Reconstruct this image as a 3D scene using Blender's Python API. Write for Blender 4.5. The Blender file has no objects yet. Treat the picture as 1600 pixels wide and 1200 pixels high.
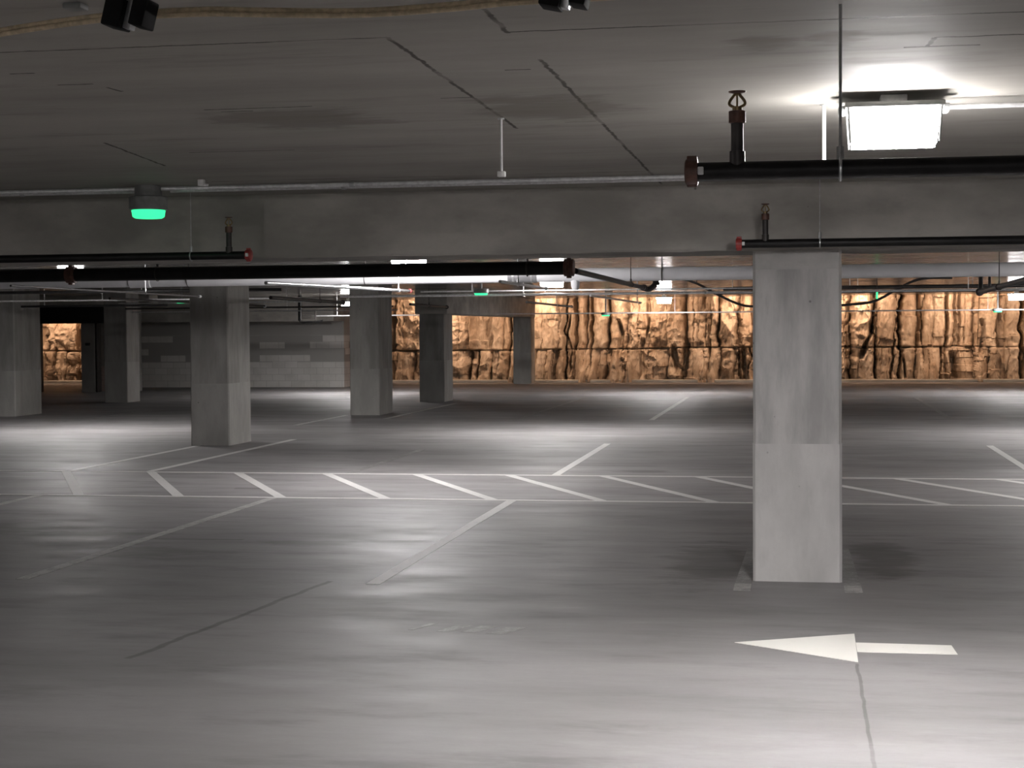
import bpy, bmesh, math, random
import numpy as np
from mathutils import Vector, Matrix

random.seed(7)
S = bpy.context.scene
COL = S.collection
PI = math.pi
CEIL = 2.73

# ------------------------------------------------------------------ scene settings
S.view_settings.view_transform = 'Standard'
S.view_settings.look = 'None'
S.view_settings.exposure = 0.0
S.view_settings.gamma = 1.0
S.view_settings.use_curve_mapping = False
S.cycles.max_bounces = 6; S.cycles.diffuse_bounces = 3; S.cycles.glossy_bounces = 3
w = bpy.data.worlds.new('world'); S.world = w; w.use_nodes = True
w.node_tree.nodes['Background'].inputs[0].default_value = (0.6, 0.62, 0.7, 1)
w.node_tree.nodes['Background'].inputs[1].default_value = 0.0

# ------------------------------------------------------------------ node helpers
class NT:
    def __init__(self, name):
        self.m = bpy.data.materials.new(name); self.m.use_nodes = True
        self.t = self.m.node_tree; self.n = self.t.nodes; self.l = self.t.links
        self.b = self.n['Principled BSDF']
        self.co = None
    def coord(self):
        if self.co is None:
            g = self.n.new('ShaderNodeNewGeometry'); self.co = g.outputs['Position']
        return self.co
    def set(self, sock, v):
        if isinstance(v, bpy.types.NodeSocket): self.l.new(v, sock)
        elif v is not None: sock.default_value = v
    def math(self, op, a, b=None, c=None, clamp=False):
        n = self.n.new('ShaderNodeMath'); n.operation = op; n.use_clamp = clamp
        for i, v in enumerate((a, b, c)):
            if v is not None: self.set(n.inputs[i], v)
        return n.outputs[0]
    def noise(self, scale, detail=4, rough=.55, sc=(1, 1, 1), off=(0, 0, 0), vec=None):
        mp = self.n.new('ShaderNodeMapping'); mp.inputs['Scale'].default_value = sc
        mp.inputs['Location'].default_value = off
        self.l.new(vec or self.coord(), mp.inputs[0])
        n = self.n.new('ShaderNodeTexNoise'); n.inputs['Scale'].default_value = scale
        n.inputs['Detail'].default_value = detail; n.inputs['Roughness'].default_value = rough
        self.l.new(mp.outputs[0], n.inputs['Vector'])
        return n.outputs['Fac']
    def ramp(self, fac, lo, hi, a=0., b=1.):
        n = self.n.new('ShaderNodeMapRange'); n.interpolation_type = 'SMOOTHSTEP'
        self.set(n.inputs['Value'], fac)
        n.inputs['From Min'].default_value = lo; n.inputs['From Max'].default_value = hi
        n.inputs['To Min'].default_value = a; n.inputs['To Max'].default_value = b
        return n.outputs[0]
    def mix(self, fac, a, b, mode='MIX'):
        n = self.n.new('ShaderNodeMix'); n.data_type = 'RGBA'; n.blend_type = mode
        self.set(n.inputs[0], fac)
        for i, v in ((6, a), (7, b)):
            self.set(n.inputs[i], v if isinstance(v, bpy.types.NodeSocket) else (*v, 1) if len(v) == 3 else v)
        return n.outputs[2]
    def bump(self, h, strength=.2, dist=.01):
        n = self.n.new('ShaderNodeBump'); n.inputs['Strength'].default_value = strength
        n.inputs['Distance'].default_value = dist; self.l.new(h, n.inputs['Height'])
        self.l.new(n.outputs[0], self.b.inputs['Normal'])
    def xyz(self):
        s = self.n.new('ShaderNodeSeparateXYZ'); self.l.new(self.coord(), s.inputs[0]); return s.outputs
    # a thin irregular line on a horizontal surface (a form seam or a crack)
    def seg(self, x0, y0, x1, y1, wd, wob):
        s = self.xyz(); L = math.hypot(x1-x0, y1-y0); ux, uy = (x1-x0)/L, (y1-y0)/L
        ax = self.math('SUBTRACT', s[0], x0); ay = self.math('SUBTRACT', s[1], y0)
        t = self.math('ADD', self.math('MULTIPLY', ax, ux), self.math('MULTIPLY', ay, uy))
        d = self.math('ADD', self.math('MULTIPLY', ax, -uy), self.math('MULTIPLY', ay, ux))
        d = self.math('ABSOLUTE', self.math('ADD', d, wob))
        inside = self.math('MULTIPLY', self.math('GREATER_THAN', t, 0.), self.math('LESS_THAN', t, L))
        return self.math('MULTIPLY', self.ramp(d, wd*.4, wd, 1, 0), inside)
    def blob(self, x, y, rx, ry, wob):
        s = self.xyz()
        ax = self.math('DIVIDE', self.math('SUBTRACT', s[0], x), rx); ay = self.math('DIVIDE', self.math('SUBTRACT', s[1], y), ry)
        r = self.math('SQRT', self.math('ADD', self.math('MULTIPLY', ax, ax), self.math('MULTIPLY', ay, ay)))
        r = self.math('ADD', r, wob)
        return self.ramp(r, .45, 1.05, 1, 0)
    def maxm(self, l):
        o = l[0]
        for x in l[1:]: o = self.math('MAXIMUM', o, x)
        return o

def plain(name, col, rough=.5, metal=0., spec=.5, var=.15, scale=20):
    t = NT(name); c = tuple(col)
    n = t.noise(scale, 3)
    col2 = t.mix(t.ramp(n, .3, .7), tuple(v*(1-var) for v in c), tuple(min(1, v*(1+var)) for v in c))
    t.l.new(col2, t.b.inputs['Base Color'])
    t.b.inputs['Roughness'].default_value = rough; t.b.inputs['Metallic'].default_value = metal
    t.b.inputs['Specular IOR Level'].default_value = spec
    return t.m

def emit(name, col, strength, base=(.8, .8, .8)):
    t = NT(name)
    t.b.inputs['Base Color'].default_value = (*base, 1)
    t.b.inputs['Emission Color'].default_value = (*col, 1)
    t.b.inputs['Emission Strength'].default_value = strength
    t.b.inputs['Roughness'].default_value = .4
    return t.m

def concrete(name, col, dark=.72, light=1.15, rough=.75, scale=1.2, spec=.35, pits=True, streak=(1, 1, 1), bump=.25):
    t = NT(name)
    big = t.noise(scale, 5, .6, streak); fine = t.noise(35, 4, .6)
    mid = t.noise(scale*4, 4, .6, streak, (3, 7, 1))
    c = t.mix(t.ramp(big, .32, .68), tuple(v*dark for v in col), tuple(v*light for v in col))
    c = t.mix(t.ramp(mid, .5, .8, 0, .45), c, tuple(v*dark*.9 for v in col))
    c = t.mix(t.math('MULTIPLY', fine, .35), c, tuple(v*.8 for v in col))
    if pits:
        v = t.n.new('ShaderNodeTexVoronoi'); v.inputs['Scale'].default_value = 5.5
        t.l.new(t.coord(), v.inputs['Vector'])
        pit = t.math('MULTIPLY', t.ramp(v.outputs['Distance'], .03, .06, 1, 0), t.ramp(mid, .45, .55))
        c = t.mix(pit, c, tuple(v_*.4 for v_ in col))
    t.l.new(c, t.b.inputs['Base Color'])
    t.set(t.b.inputs['Roughness'], t.ramp(mid, .2, .8, rough-.1, min(1, rough+.1)))
    t.b.inputs['Specular IOR Level'].default_value = spec
    t.bump(t.math('ADD', mid, t.math('MULTIPLY', fine, .3)), bump, .01)
    return t.m

# ------------------------------------------------------------------ materials
def floor_mat(near=True):
    t = NT('floor_concrete')
    base = (.212, .203, .205)
    a = t.noise(.35, 5, .6, (.6, 1.6, 1)); b = t.noise(1.6, 6, .65, (.5, 1.5, 1), (4, 2, 0)); f = t.noise(30, 4, .6)
    c = t.mix(t.ramp(a, .3, .7), tuple(v*.76 for v in base), tuple(v*1.18 for v in base))
    c = t.mix(t.ramp(b, .50, .70, 0, .7), c, tuple(v*.66 for v in base))
    c = t.mix(t.ramp(b, .2, .42, .35, 0), c, tuple(v*1.35 for v in base))
    c = t.mix(t.math('MULTIPLY', f, .3), c, tuple(v*.75 for v in base))
    if near:
        wob = t.math('MULTIPLY', t.math('SUBTRACT', t.noise(3, 3), .5), .10)
        wob2 = t.math('MULTIPLY', t.math('SUBTRACT', t.noise(2.2, 5, .7, (.6, 1.4, 1)), .5), 2.4)
        cr = t.maxm([t.seg(.29, 8.6, .29, 5.2, .012, t.math('MULTIPLY', wob, .25)),
                     t.seg(-3.55, 8.2, -3.23, 10.95, .032, t.math('MULTIPLY', wob, .9)),
                     t.seg(-4.6, 13.05, -5.5, 13.0, .05, wob), t.seg(-6.2, 17.3, -5.9, 17.35, .07, wob)])
        c = t.mix(t.math('MULTIPLY', cr, .6), c, (.045, .043, .04))
        st = t.maxm([t.blob(-6.1, 13.3, .8, .28, wob2), t.blob(-7.2, 13.6, 1.3, .5, wob2), t.blob(-4.0, 12.9, .5, .22, wob2),
                     t.blob(-1.9, 19.9, .45, .25, wob2), t.blob(-.62, 12.2, .42, 1.3, wob2), t.blob(-5.2, 12.2, .9, .35, wob2),
                     t.blob(.62, 12.6, .3, 1.2, wob2)])
        c = t.mix(t.math('MULTIPLY', st, .62), c, (.05, .047, .044))
        lt = t.maxm([t.blob(-4.1, 15.0, .7, .9, wob2), t.blob(-2.6, 7.9, .5, .25, wob2), t.blob(.35, 6.3, 1.6, .9, wob2)])  # first pale patch puts a lamp's pool of light into the floor colour
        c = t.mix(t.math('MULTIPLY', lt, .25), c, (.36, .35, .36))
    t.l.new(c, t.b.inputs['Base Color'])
    t.set(t.b.inputs['Roughness'], t.ramp(b, .2, .8, .46, .66) if near else t.ramp(b, .2, .8, .55, .75))
    t.b.inputs['Specular IOR Level'].default_value = .42
    t.bump(t.math('ADD', t.math('MULTIPLY', b, .5), t.math('MULTIPLY', f, .15)), .18, .012)
    return t.m

def ceiling_mat(near=True):
    t = NT('ceiling_concrete')
    base = (.36, .345, .315)
    a = t.noise(.5, 5, .6, (.7, 2.2, 1)); b = t.noise(2.0, 6, .65, (.5, 2.5, 1), (4, 2, 0)); f = t.noise(28, 4, .6)
    c = t.mix(t.ramp(a, .3, .7), tuple(v*.82 for v in base), tuple(v*1.12 for v in base))
    c = t.mix(t.ramp(b, .55, .75, 0, .5), c, tuple(v*.62 for v in base))
    c = t.mix(t.math('MULTIPLY', f, .25), c, tuple(v*.8 for v in base))
    if near:
        wob = t.math('MULTIPLY', t.math('SUBTRACT', t.noise(9, 4, .7), .5), .035)
        gap = t.ramp(t.noise(2.2, 3, .6, (1, 1, 1), (9, 9, 0)), .40, .52)
        big = [(-1.36, 5.35, -1.36, 7.9), (-.95, 4.2, -.95, 5.36), (-.93, 5.9, -.93, 11.2), (-1.36, 5.35, -3.2, 5.35),
               (-.96, 5.34, 2.4, 5.34), (-3.55, 8.0, -3.7, 9.2), (-2.6, 6.92, -2.1, 6.92), (-3.3, 8.55, -2.7, 8.55), (-3.8, 10.24, -.95, 10.24),
               (-2.74, 6.2, -2.72, 6.32), (.45, 5.75, .95, 5.75), (.45, 5.75, .44, 5.92), (.36, 5.93, .62, 5.93),
               (-2.95, 5.8, -2.85, 5.8), (-2.9, 6.1, -2.75, 6.1), (-2.55, 7.0, -2.4, 7.0), (-1.5, 6.8, -1.36, 6.8), (-1.1, 6.12, -1.0, 6.12), (-.95, 7.72, -1.1, 7.72)]
        sm = t.maxm([t.seg(*q, .012, wob) for q in big])
        sm = t.math('MULTIPLY', sm, t.math('ADD', .45, t.math('MULTIPLY', gap, .55)))
        c = t.mix(t.math('MULTIPLY', sm, .85), c, (.05, .046, .04))
        wob2 = t.math('MULTIPLY', t.math('SUBTRACT', t.noise(3.5, 5, .7, (.6, 1.6, 1)), .5), 2.4)
        st = t.maxm([t.blob(-.13, 5.75, .16, .2, wob2), t.blob(.12, 5.7, .12, .2, wob2), t.blob(-1.1, 7.2, .4, .5, wob2), t.blob(-2.3, 7.3, .5, .4, wob2)])
        c = t.mix(t.math('MULTIPLY', st, .5), c, (.14, .125, .105))
    t.l.new(c, t.b.inputs['Base Color'])
    # smoother and glossier beyond the beam, to imitate grazing-angle reflections
    t.set(t.b.inputs['Roughness'], t.ramp(b, .2, .8, .55, .75) if near else t.ramp(b, .2, .8, .17, .25))
    t.b.inputs['Specular IOR Level'].default_value = .07 if near else .4
    if near: t.bump(t.math('ADD', t.math('MULTIPLY', b, .4), t.math('MULTIPLY', sm, .6)), .10, .01)
    return t.m

def rock_mat():
    t = NT('quarried_rock')
    a = t.noise(1.3, 5, .62, (1.6, 1, .45)); b = t.noise(5, 6, .68, (1.8, 1, .6), (5, 1, 2)); f = t.noise(26, 5, .65)
    c = t.mix(t.ramp(a, .3, .7), (.29, .21, .145), (.58, .47, .36))
    c = t.mix(t.ramp(b, .5, .70, 0, .8), c, (.17, .115, .07))
    c = t.mix(t.ramp(b, .25, .42, .45, 0), c, (.64, .53, .39))
    c = t.mix(t.math('MULTIPLY', f, .35), c, (.25, .18, .11))
    t.l.new(c, t.b.inputs['Base Color'])
    t.b.inputs['Roughness'].default_value = .85; t.b.inputs['Specular IOR Level'].default_value = .25
    t.bump(t.math('ADD', b, t.math('MULTIPLY', f, .4)), .55, .03)
    return t.m

def block_mat():
    t = NT('painted_block_wall')
    br = t.n.new('ShaderNodeTexBrick')
    sw = t.n.new('ShaderNodeCombineXYZ'); s = t.xyz()
    t.l.new(t.math('ADD', s[0], s[1]), sw.inputs[0]); t.l.new(s[2], sw.inputs[1])
    t.l.new(sw.outputs[0], br.inputs['Vector'])
    br.inputs['Scale'].default_value = 1; br.inputs['Brick Width'].default_value = .405; br.inputs['Row Height'].default_value = .2
    br.inputs['Mortar Size'].default_value = .006
    br.inputs['Color1'].default_value = (.52, .505, .48, 1); br.inputs['Color2'].default_value = (.57, .55, .53, 1)
    br.inputs['Mortar'].default_value = (.36, .35, .335, 1)
    br2 = t.n.new('ShaderNodeTexBrick'); t.l.new(sw.outputs[0], br2.inputs['Vector'])
    br2.inputs['Scale'].default_value = 1; br2.inputs['Brick Width'].default_value = .81; br2.inputs['Row Height'].default_value = .2
    br2.inputs['Mortar Size'].default_value = 0; br2.inputs['Bias'].default_value = .12
    br2.inputs['Color1'].default_value = (0, 0, 0, 1); br2.inputs['Color2'].default_value = (1, 1, 1, 1)
    # courses 0.8 to 1.75 m carry blocks of an unpainted darker and a paler batch
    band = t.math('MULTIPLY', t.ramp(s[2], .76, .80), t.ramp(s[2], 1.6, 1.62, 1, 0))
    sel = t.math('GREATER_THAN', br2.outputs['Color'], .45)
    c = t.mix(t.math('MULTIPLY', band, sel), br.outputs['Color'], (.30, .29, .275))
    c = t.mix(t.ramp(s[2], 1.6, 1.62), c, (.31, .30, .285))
    c = t.mix(t.ramp(t.noise(2, 4), .4, .7, 0, .3), c, (.3, .29, .275))
    t.l.new(c, t.b.inputs['Base Color']); t.b.inputs['Roughness'].default_value = .8
    return t.m

def paint_mat(name, col, wear_lo, wear_hi, under=(.19, .185, .18)):
    t = NT(name)
    n = t.math('ADD', t.math('MULTIPLY', t.noise(6, 6, .75), .6), t.math('MULTIPLY', t.noise(45, 5, .7), .4))
    c = t.mix(t.ramp(n, wear_lo, wear_hi), col, under)
    t.l.new(c, t.b.inputs['Base Color']); t.b.inputs['Roughness'].default_value = .6
    return t.m

M = dict(
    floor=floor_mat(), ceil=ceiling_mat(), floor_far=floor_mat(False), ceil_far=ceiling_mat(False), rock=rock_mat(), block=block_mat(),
    beam=concrete('beam_concrete', (.45, .43, .395), .64, 1.12, .75, 1.4, streak=(.7, 1, 1.3)),
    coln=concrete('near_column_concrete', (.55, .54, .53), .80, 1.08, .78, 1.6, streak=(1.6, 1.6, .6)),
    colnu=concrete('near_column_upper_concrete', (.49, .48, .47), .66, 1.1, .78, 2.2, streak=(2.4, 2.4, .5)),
    col=concrete('column_concrete', (.33, .322, .305), .82, 1.1, .78, 1.6, streak=(1.6, 1.6, .5)),
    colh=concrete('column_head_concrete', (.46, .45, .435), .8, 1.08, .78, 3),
    colu=concrete('column_upper_concrete', (.30, .292, .275), .72, 1.12, .78, 1.8, streak=(2.2, 2.2, .45)),
    wall=concrete('wall_concrete', (.30, .29, .275), .8, 1.1, .85, .8),
    curb=concrete('curb_concrete', (.5, .46, .40), .8, 1.1, .8, 2),
    paint=paint_mat('white_road_paint', (.54, .53, .52), .52, .74),
    paintw=paint_mat('worn_road_paint', (.42, .41, .40), .42, .66),
    paintf=paint_mat('faded_road_paint', (.36, .355, .35), .28, .55),
    paints=paint_mat('smeared_road_paint', (.33, .325, .32), .34, .58),
    arrow=paint_mat('arrow_paint', (.66, .65, .61), .56, .80),
    black=plain('black_pipe_paint', (.010, .0095, .0095), .45, 0, .25, .3, 12),
    dark=plain('dark_iron', (.035, .03, .028), .5, 0, .5, .3, 12),
    brown=plain('rust_brown_coupling', (.11, .05, .035), .5, 0, .5, .3, 30),
    red=plain('red_grooved_cap', (.36, .045, .04), .4, 0, .5, .2, 30),
    brass=plain('brass_sprinkler', (.30, .22, .12), .35, .9, .5, .2, 40),
    steel=plain('galvanised_steel', (.55, .56, .57), .35, .85, .5, .15, 30),
    emt=plain('steel_conduit', (.74, .74, .75), .35, .4, .5, .12, 30),
    pvc=plain('pale_drain_pipe', (.74, .74, .76), .42, 0, .5, .06, 3),
    sleeve=plain('grey_coupling_sleeve', (.25, .25, .26), .45, .3, .5, .1, 10),
    white=plain('white_plastic', (.75, .75, .74), .4),
    greyp=plain('grey_indicator_housing', (.20, .205, .20), .5),
    tan=plain('tan_cable_jacket', (.50, .41, .28), .6, 0, .3, .2, 40),
    blackp=plain('black_plastic', (.006, .006, .006), .7, 0, .15),
    lens=emit('lamp_lens', (1, .965, .955), 48),
    lensb=emit('lamp_lens_bottom', (1, .965, .955), 720),
    lens_side=emit('lamp_lens_wide', (1, .965, .97), 260), lens_base=emit('lamp_lens_wide_bottom', (1, .965, .97), 430),
    green=emit('green_led', (.04, 1, .36), 1.35, (.05, .3, .15)),
    warm=emit('warm_light_bar', (1, .68, .48), 250),
    pink=plain('pinkish_board', (.35, .27, .24), .7),
    shutter=plain('black_shutter_hood', (.012, .012, .012), .6),
)

# ------------------------------------------------------------------ mesh helpers
def tag(o, label=None, cat=None, group=None, kind=None):
    if label: o['label'] = label
    if cat: o['category'] = cat
    if group: o['group'] = group
    if kind: o['kind'] = kind
    return o

def empty(name, loc, label, cat, group=None):
    o = bpy.data.objects.new(name, None); COL.objects.link(o); o.location = loc; o.empty_display_size = .1
    return tag(o, label, cat, group)

def obj(name, bm, mat, parent=None, smooth=True):
    me = bpy.data.meshes.new(name)
    bmesh.ops.recalc_face_normals(bm, faces=bm.faces)
    if parent is not None:          # meshes are modelled in world space; parts are stored relative to their thing
        bmesh.ops.translate(bm, verts=bm.verts, vec=-_wl(parent))
    bm.to_mesh(me); bm.free()
    me.materials.append(mat)
    if smooth:
        me.polygons.foreach_set('use_smooth', [True]*len(me.polygons))
        me.set_sharp_from_angle(angle=math.radians(35))
    o = bpy.data.objects.new(name, me); COL.objects.link(o)
    if parent is not None: o.parent = parent
    return o

def _wl(o):
    v = Vector(o.location)
    while o.parent is not None:
        o = o.parent; v += Vector(o.location)
    return v

def box(bm, x0, x1, y0, y1, z0, z1, bev=0, seg=2):
    b2 = bmesh.new()
    bmesh.ops.create_cube(b2, size=1)
    for v in b2.verts:
        v.co = Vector(((x0+x1)/2+v.co.x*(x1-x0), (y0+y1)/2+v.co.y*(y1-y0), (z0+z1)/2+v.co.z*(z1-z0)))
    if bev: bmesh.ops.bevel(b2, geom=b2.edges, offset=bev, segments=seg, affect='EDGES', profile=.5)
    merge(bm, b2)

def merge(bm, b2):
    me = bpy.data.meshes.new('tmp'); b2.to_mesh(me); b2.free(); bm.from_mesh(me); bpy.data.meshes.remove(me)

def B(*a, **k):
    bm = bmesh.new(); box(bm, *a, **k); return bm

def tube(bm, pts, r, n=14, caps=True):
    pts = [Vector(p) for p in pts]; rs = r if isinstance(r, (list, tuple)) else [r]*len(pts)
    rings = []; prev = None
    for i, p in enumerate(pts):
        d = (pts[min(i+1, len(pts)-1)]-pts[max(i-1, 0)])
        if d.length < 1e-9: d = prev[2]
        d.normalize()
        if prev is None:
            up = Vector((0, 0, 1)) if abs(d.z) < .9 else Vector((1, 0, 0))
            a = d.cross(up).normalized()
        else:
            a = prev[0]-d*prev[0].dot(d); a.normalize()
        b = d.cross(a).normalized(); prev = (a, b, d)
        rings.append([bm.verts.new(p+(a*math.cos(2*PI*k/n)+b*math.sin(2*PI*k/n))*rs[i]) for k in range(n)])
    for i in range(len(rings)-1):
        for k in range(n):
            bm.faces.new((rings[i][k], rings[i][(k+1) % n], rings[i+1][(k+1) % n], rings[i+1][k]))
    if caps:
        bm.faces.new(rings[0][::-1]); bm.faces.new(rings[-1])
    return bm

def T(pts, r, n=14):
    return tube(bmesh.new(), pts, r, n)

def smooth_path(ctrl, n=8):
    P = [Vector(c) for c in ctrl]; out = []
    for i in range(len(P)-1):
        p0, p1, p2, p3 = P[max(i-1, 0)], P[i], P[i+1], P[min(i+2, len(P)-1)]
        for k in range(n):
            t = k/n
            out.append(.5*((2*p1)+(p2-p0)*t+(2*p0-5*p1+4*p2-p3)*t*t+(3*p1-p0-3*p2+p3)*t**3))
    out.append(P[-1]); return out

def slabpoly(pts, z0, z1):
    bm = bmesh.new(); lo = [bm.verts.new((x, y, z0)) for x, y in pts]; hi = [bm.verts.new((x, y, z1)) for x, y in pts]
    bm.faces.new(lo[::-1]); bm.faces.new(hi); n = len(pts)
    for i in range(n): bm.faces.new((lo[i], lo[(i+1) % n], hi[(i+1) % n], hi[i]))
    return bm

# ------------------------------------------------------------------ the setting
def struct(name, bm, mat, smooth=False):
    o = obj(name, bm, mat, smooth=smooth); o['kind'] = 'structure'; return o

def slab(name, y0, ys, y1, z0, z1, m0, m1):
    bm = bmesh.new(); ys_ = (y0, ys, y1)
    v = [[bm.verts.new((x, y, z)) for x, z in ((XL, z0), (XR, z0), (XR, z1), (XL, z1))] for y in ys_]
    for i in range(2):
        for k in range(4):
            fc = bm.faces.new((v[i][k], v[i][(k+1) % 4], v[i+1][(k+1) % 4], v[i+1][k])); fc.material_index = i
    bm.faces.new(v[0]); bm.faces.new(v[2][::-1])
    o = struct(name, bm, m0); o.data.materials.append(m1)
XL, XR = -27, 12
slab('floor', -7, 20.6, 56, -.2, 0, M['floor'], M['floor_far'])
slab('ceiling', -7, 11.6, 52.0, CEIL, CEIL+.25, M['ceil'], M['ceil_far'])
struct('wall_left', B(XL-.2, XL, -7, 56, 0, 4.4), M['wall'])
struct('wall_right', B(XR, XR+.2, -7, 56, 0, 4.4), M['wall'])
struct('wall_rear', B(XL, XR, -7.2, -7, 0, CEIL), M['wall'])

# rock face: a cut, drilled and blasted rock wall modelled as a height field
def vnoise(x, z, fx, fz, seed, octs=4, gain=.55):
    out = np.zeros_like(x); amp = 1.; tot = 0
    for o in range(octs):
        rg = np.random.RandomState(seed+o*17); G = rg.rand(257, 257)
        u = x*fx*2**o+1000.3; v = z*fz*2**o+500.7
        iu = np.floor(u).astype(int); iv = np.floor(v).astype(int); fu = u-iu; fv = v-iv
        fu = fu*fu*(3-2*fu); fv = fv*fv*(3-2*fv); g = lambda a, b: G[a % 257, b % 257]
        out += amp*((g(iu, iv)*(1-fu)+g(iu+1, iv)*fu)*(1-fv)+(g(iu, iv+1)*(1-fu)+g(iu+1, iv+1)*fu)*fv)
        tot += amp; amp *= gain
    return out/tot-.5

def slabs(x, z, seed, wmin, wmax, off, tilt, crack_p, wob):
    rg = np.random.RandomState(seed)
    br = [-36.]
    while br[-1] < 18: br.append(br[-1]+rg.uniform(wmin, wmax)*rg.choice([.5, 1, 1, 1.6]))
    br = np.array(br); n = len(br)
    xw = x+wob*vnoise(x*0+3, z, 1, 1.6, seed+5, 4)+wob*.6*vnoise(x, z, .8, 3., seed+9, 3)
    i = np.clip(np.searchsorted(br, xw)-1, 0, n-2)
    o = rg.uniform(-off, off, n); tl = rg.uniform(-tilt, tilt, n); tz = rg.uniform(-.07, .07, n)
    c = (br[i]+br[i+1])/2
    d = o[i]+tl[i]*(xw-c)+tz[i]*(z-1.3)
    cd = np.where(rg.rand(n) < crack_p, rg.uniform(.15, .5, n), 0); cw = rg.uniform(.025, .10, n)
    dist0 = xw-br[i]; dist1 = br[i+1]-xw
    d -= cd[i]*np.exp(-(dist0/cw[i])**2)+cd[i+1]*np.exp(-(dist1/cw[i+1])**2)
    d -= .05*np.exp(-(np.minimum(dist0, dist1)/.02)**2)
    return d, i

def ridge(x, z, fx, fz, seed, octs=3):
    return 1-np.abs(vnoise(x, z, fx, fz, seed, octs))*4

def rock():
    nx, nz = 1500, 130
    X, Z = np.meshgrid(np.linspace(XL, XR, nx), np.linspace(-.15, 3.9, nz))
    big, ib = slabs(X, Z, 11, .7, 1.7, .22, .25, .7, .30)
    up, iu = slabs(X, Z, 17, .18, .55, .13, .5, .4, .22)
    lo, il = slabs(X, Z, 29, .18, .5, .15, .5, .4, .18)
    split = 1.06+.05*vnoise(X, Z, 1.1, .1, 3, 3)+.16*vnoise(X, Z, .14, .01, 8, 1)
    s = 1/(1+np.exp(-(Z-split)/.015))
    d = big+up*s+(.45*up+.8*lo+.03)*(1-s)
    # the cut line between two lifts of quarrying, open in places
    ledge = np.clip(.55+3.2*vnoise(X, Z, .22, .01, 21, 2), 0, 1)
    d -= .25*ledge*np.exp(-((Z-split)/.024)**2)
    # broken blocks, mostly low down and only in places
    rg = np.random.RandomState(4); hb = rg.uniform(.2, .6, 400); ph = rg.rand(400)
    zz = Z+.12*vnoise(X, Z, 2.2, 1, 71, 3)
    k = np.floor(zz/hb[il % 400]+ph[il % 400]).astype(int)
    mask = np.clip((vnoise(X, Z, .5, .6, 73, 2)+.05)*5, 0, 1)*np.clip(1.25-Z*.75, 0, 1)
    d += mask*np.random.RandomState(9).uniform(-.22, .22, 4001)[(il*13+k*7) % 4001]
    k2 = np.floor(zz/1.3+ph[iu % 400]*3).astype(int)
    d += s*np.random.RandomState(19).uniform(-.09, .09, 4001)[(iu*11+k2*5) % 4001]
    # torn, crumbling faces
    rag = np.clip((vnoise(X, Z, .45, .5, 81, 2)+.12)*4, 0, 1)
    d += rag*.21*ridge(X+.5*Z, Z-.3*X, 1.3, 1.5, 51)+.05*ridge(X, Z, 4, 2.6, 61)
    d += rag*.15*vnoise(X, Z, 6, 5, 63, 3)+.04*vnoise(X, Z, 9, 5, 65, 3)
    d += .7*vnoise(X, Z, .3, .3, 31, 2)
    # deep open joints that wander down the face
    rg = np.random.RandomState(77)
    for q in range(46):
        cx = rg.uniform(XL, XR); z0 = rg.uniform(-.4, 1.4); z1 = z0+rg.uniform(.8, 2.6)
        wx = cx+.5*vnoise(X*0+q, Z, 1, .7, 90+q, 4)+rg.uniform(-.12, .12)*(Z-1.3)
        wd = rg.uniform(.03, .11)*(1+1.2*vnoise(X*0+q, Z, 1, 2.5, 190+q, 3))
        fade = np.clip((Z-z0)/.25, 0, 1)*np.clip((z1-Z)/.25, 0, 1)
        d -= rg.uniform(.25, .6)*fade*np.exp(-((X-wx)/wd)**4)
    # toes of rock that stand out over the curb
    for cx, wd, h in ((-5.75, .42, .6), (-2.95, .34, .5), (4.0, .3, .4), (5.35, .42, .5), (-9.1, .35, .6), (-6.9, .3, .35)):
        d += (1.05+.5*vnoise(X, Z, 1.5, 1.5, 99, 3))*np.exp(-np.abs((X-cx)/wd)**4)*np.exp(-(np.clip(Z, 0, 9)/(1.5*h))**2)
    d = np.clip(d, -.9, 1.3)
    Y = 53.5-d
    co = np.stack([X, Y, Z], -1).reshape(-1, 3)
    idx = np.arange(nx*nz).reshape(nz, nx)
    f = np.stack([idx[:-1, :-1], idx[:-1, 1:], idx[1:, 1:], idx[1:, :-1]], -1).reshape(-1, 4)
    me = bpy.data.meshes.new('wall_back'); me.from_pydata(co.tolist(), [], f.tolist())
    me.materials.append(M['rock'])
    o = bpy.data.objects.new('wall_back', me); COL.objects.link(o); o['kind'] = 'structure'
rock()
struct('trim_1', B(XL, XR, 52.5, 52.85, 0, .085, bev=.012), M['curb'])        # low curb at the foot of the rock
struct('trim_2', B(XL, XR, 52.0, 54.6, 3.95, 4.2), M['wall'])                      # slab over the lighting slot
struct('trim_3', B(XL, XR, 51.8, 52.0, CEIL+.25, 3.95), M['wall'])                 # upstand behind the light bars
# concrete block enclosure on the left and its return to the rock
bm = bmesh.new(); box(bm, -20.6, -13.8, 48.5, 48.7, 0, CEIL); box(bm, -14.0, -13.8, 48.7, 53.2, 0, CEIL)
struct('wall_block', bm, M['block'])
struct('trim_4', B(-21.0, -13.8, 47.4, 48.5, 2.03, CEIL, bev=.015), M['beam'])     # header over the block wall
# panels around the roller door opening
bm = bmesh.new(); box(bm, -20.6, -20.19, 44.6, 44.9, 0, 2.06); struct('wall_panel', bm, M['wall'])
struct('wall_door_side', B(-20.5, -19.2, 45.5, 45.7, 0, CEIL), M['wall'])

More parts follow.
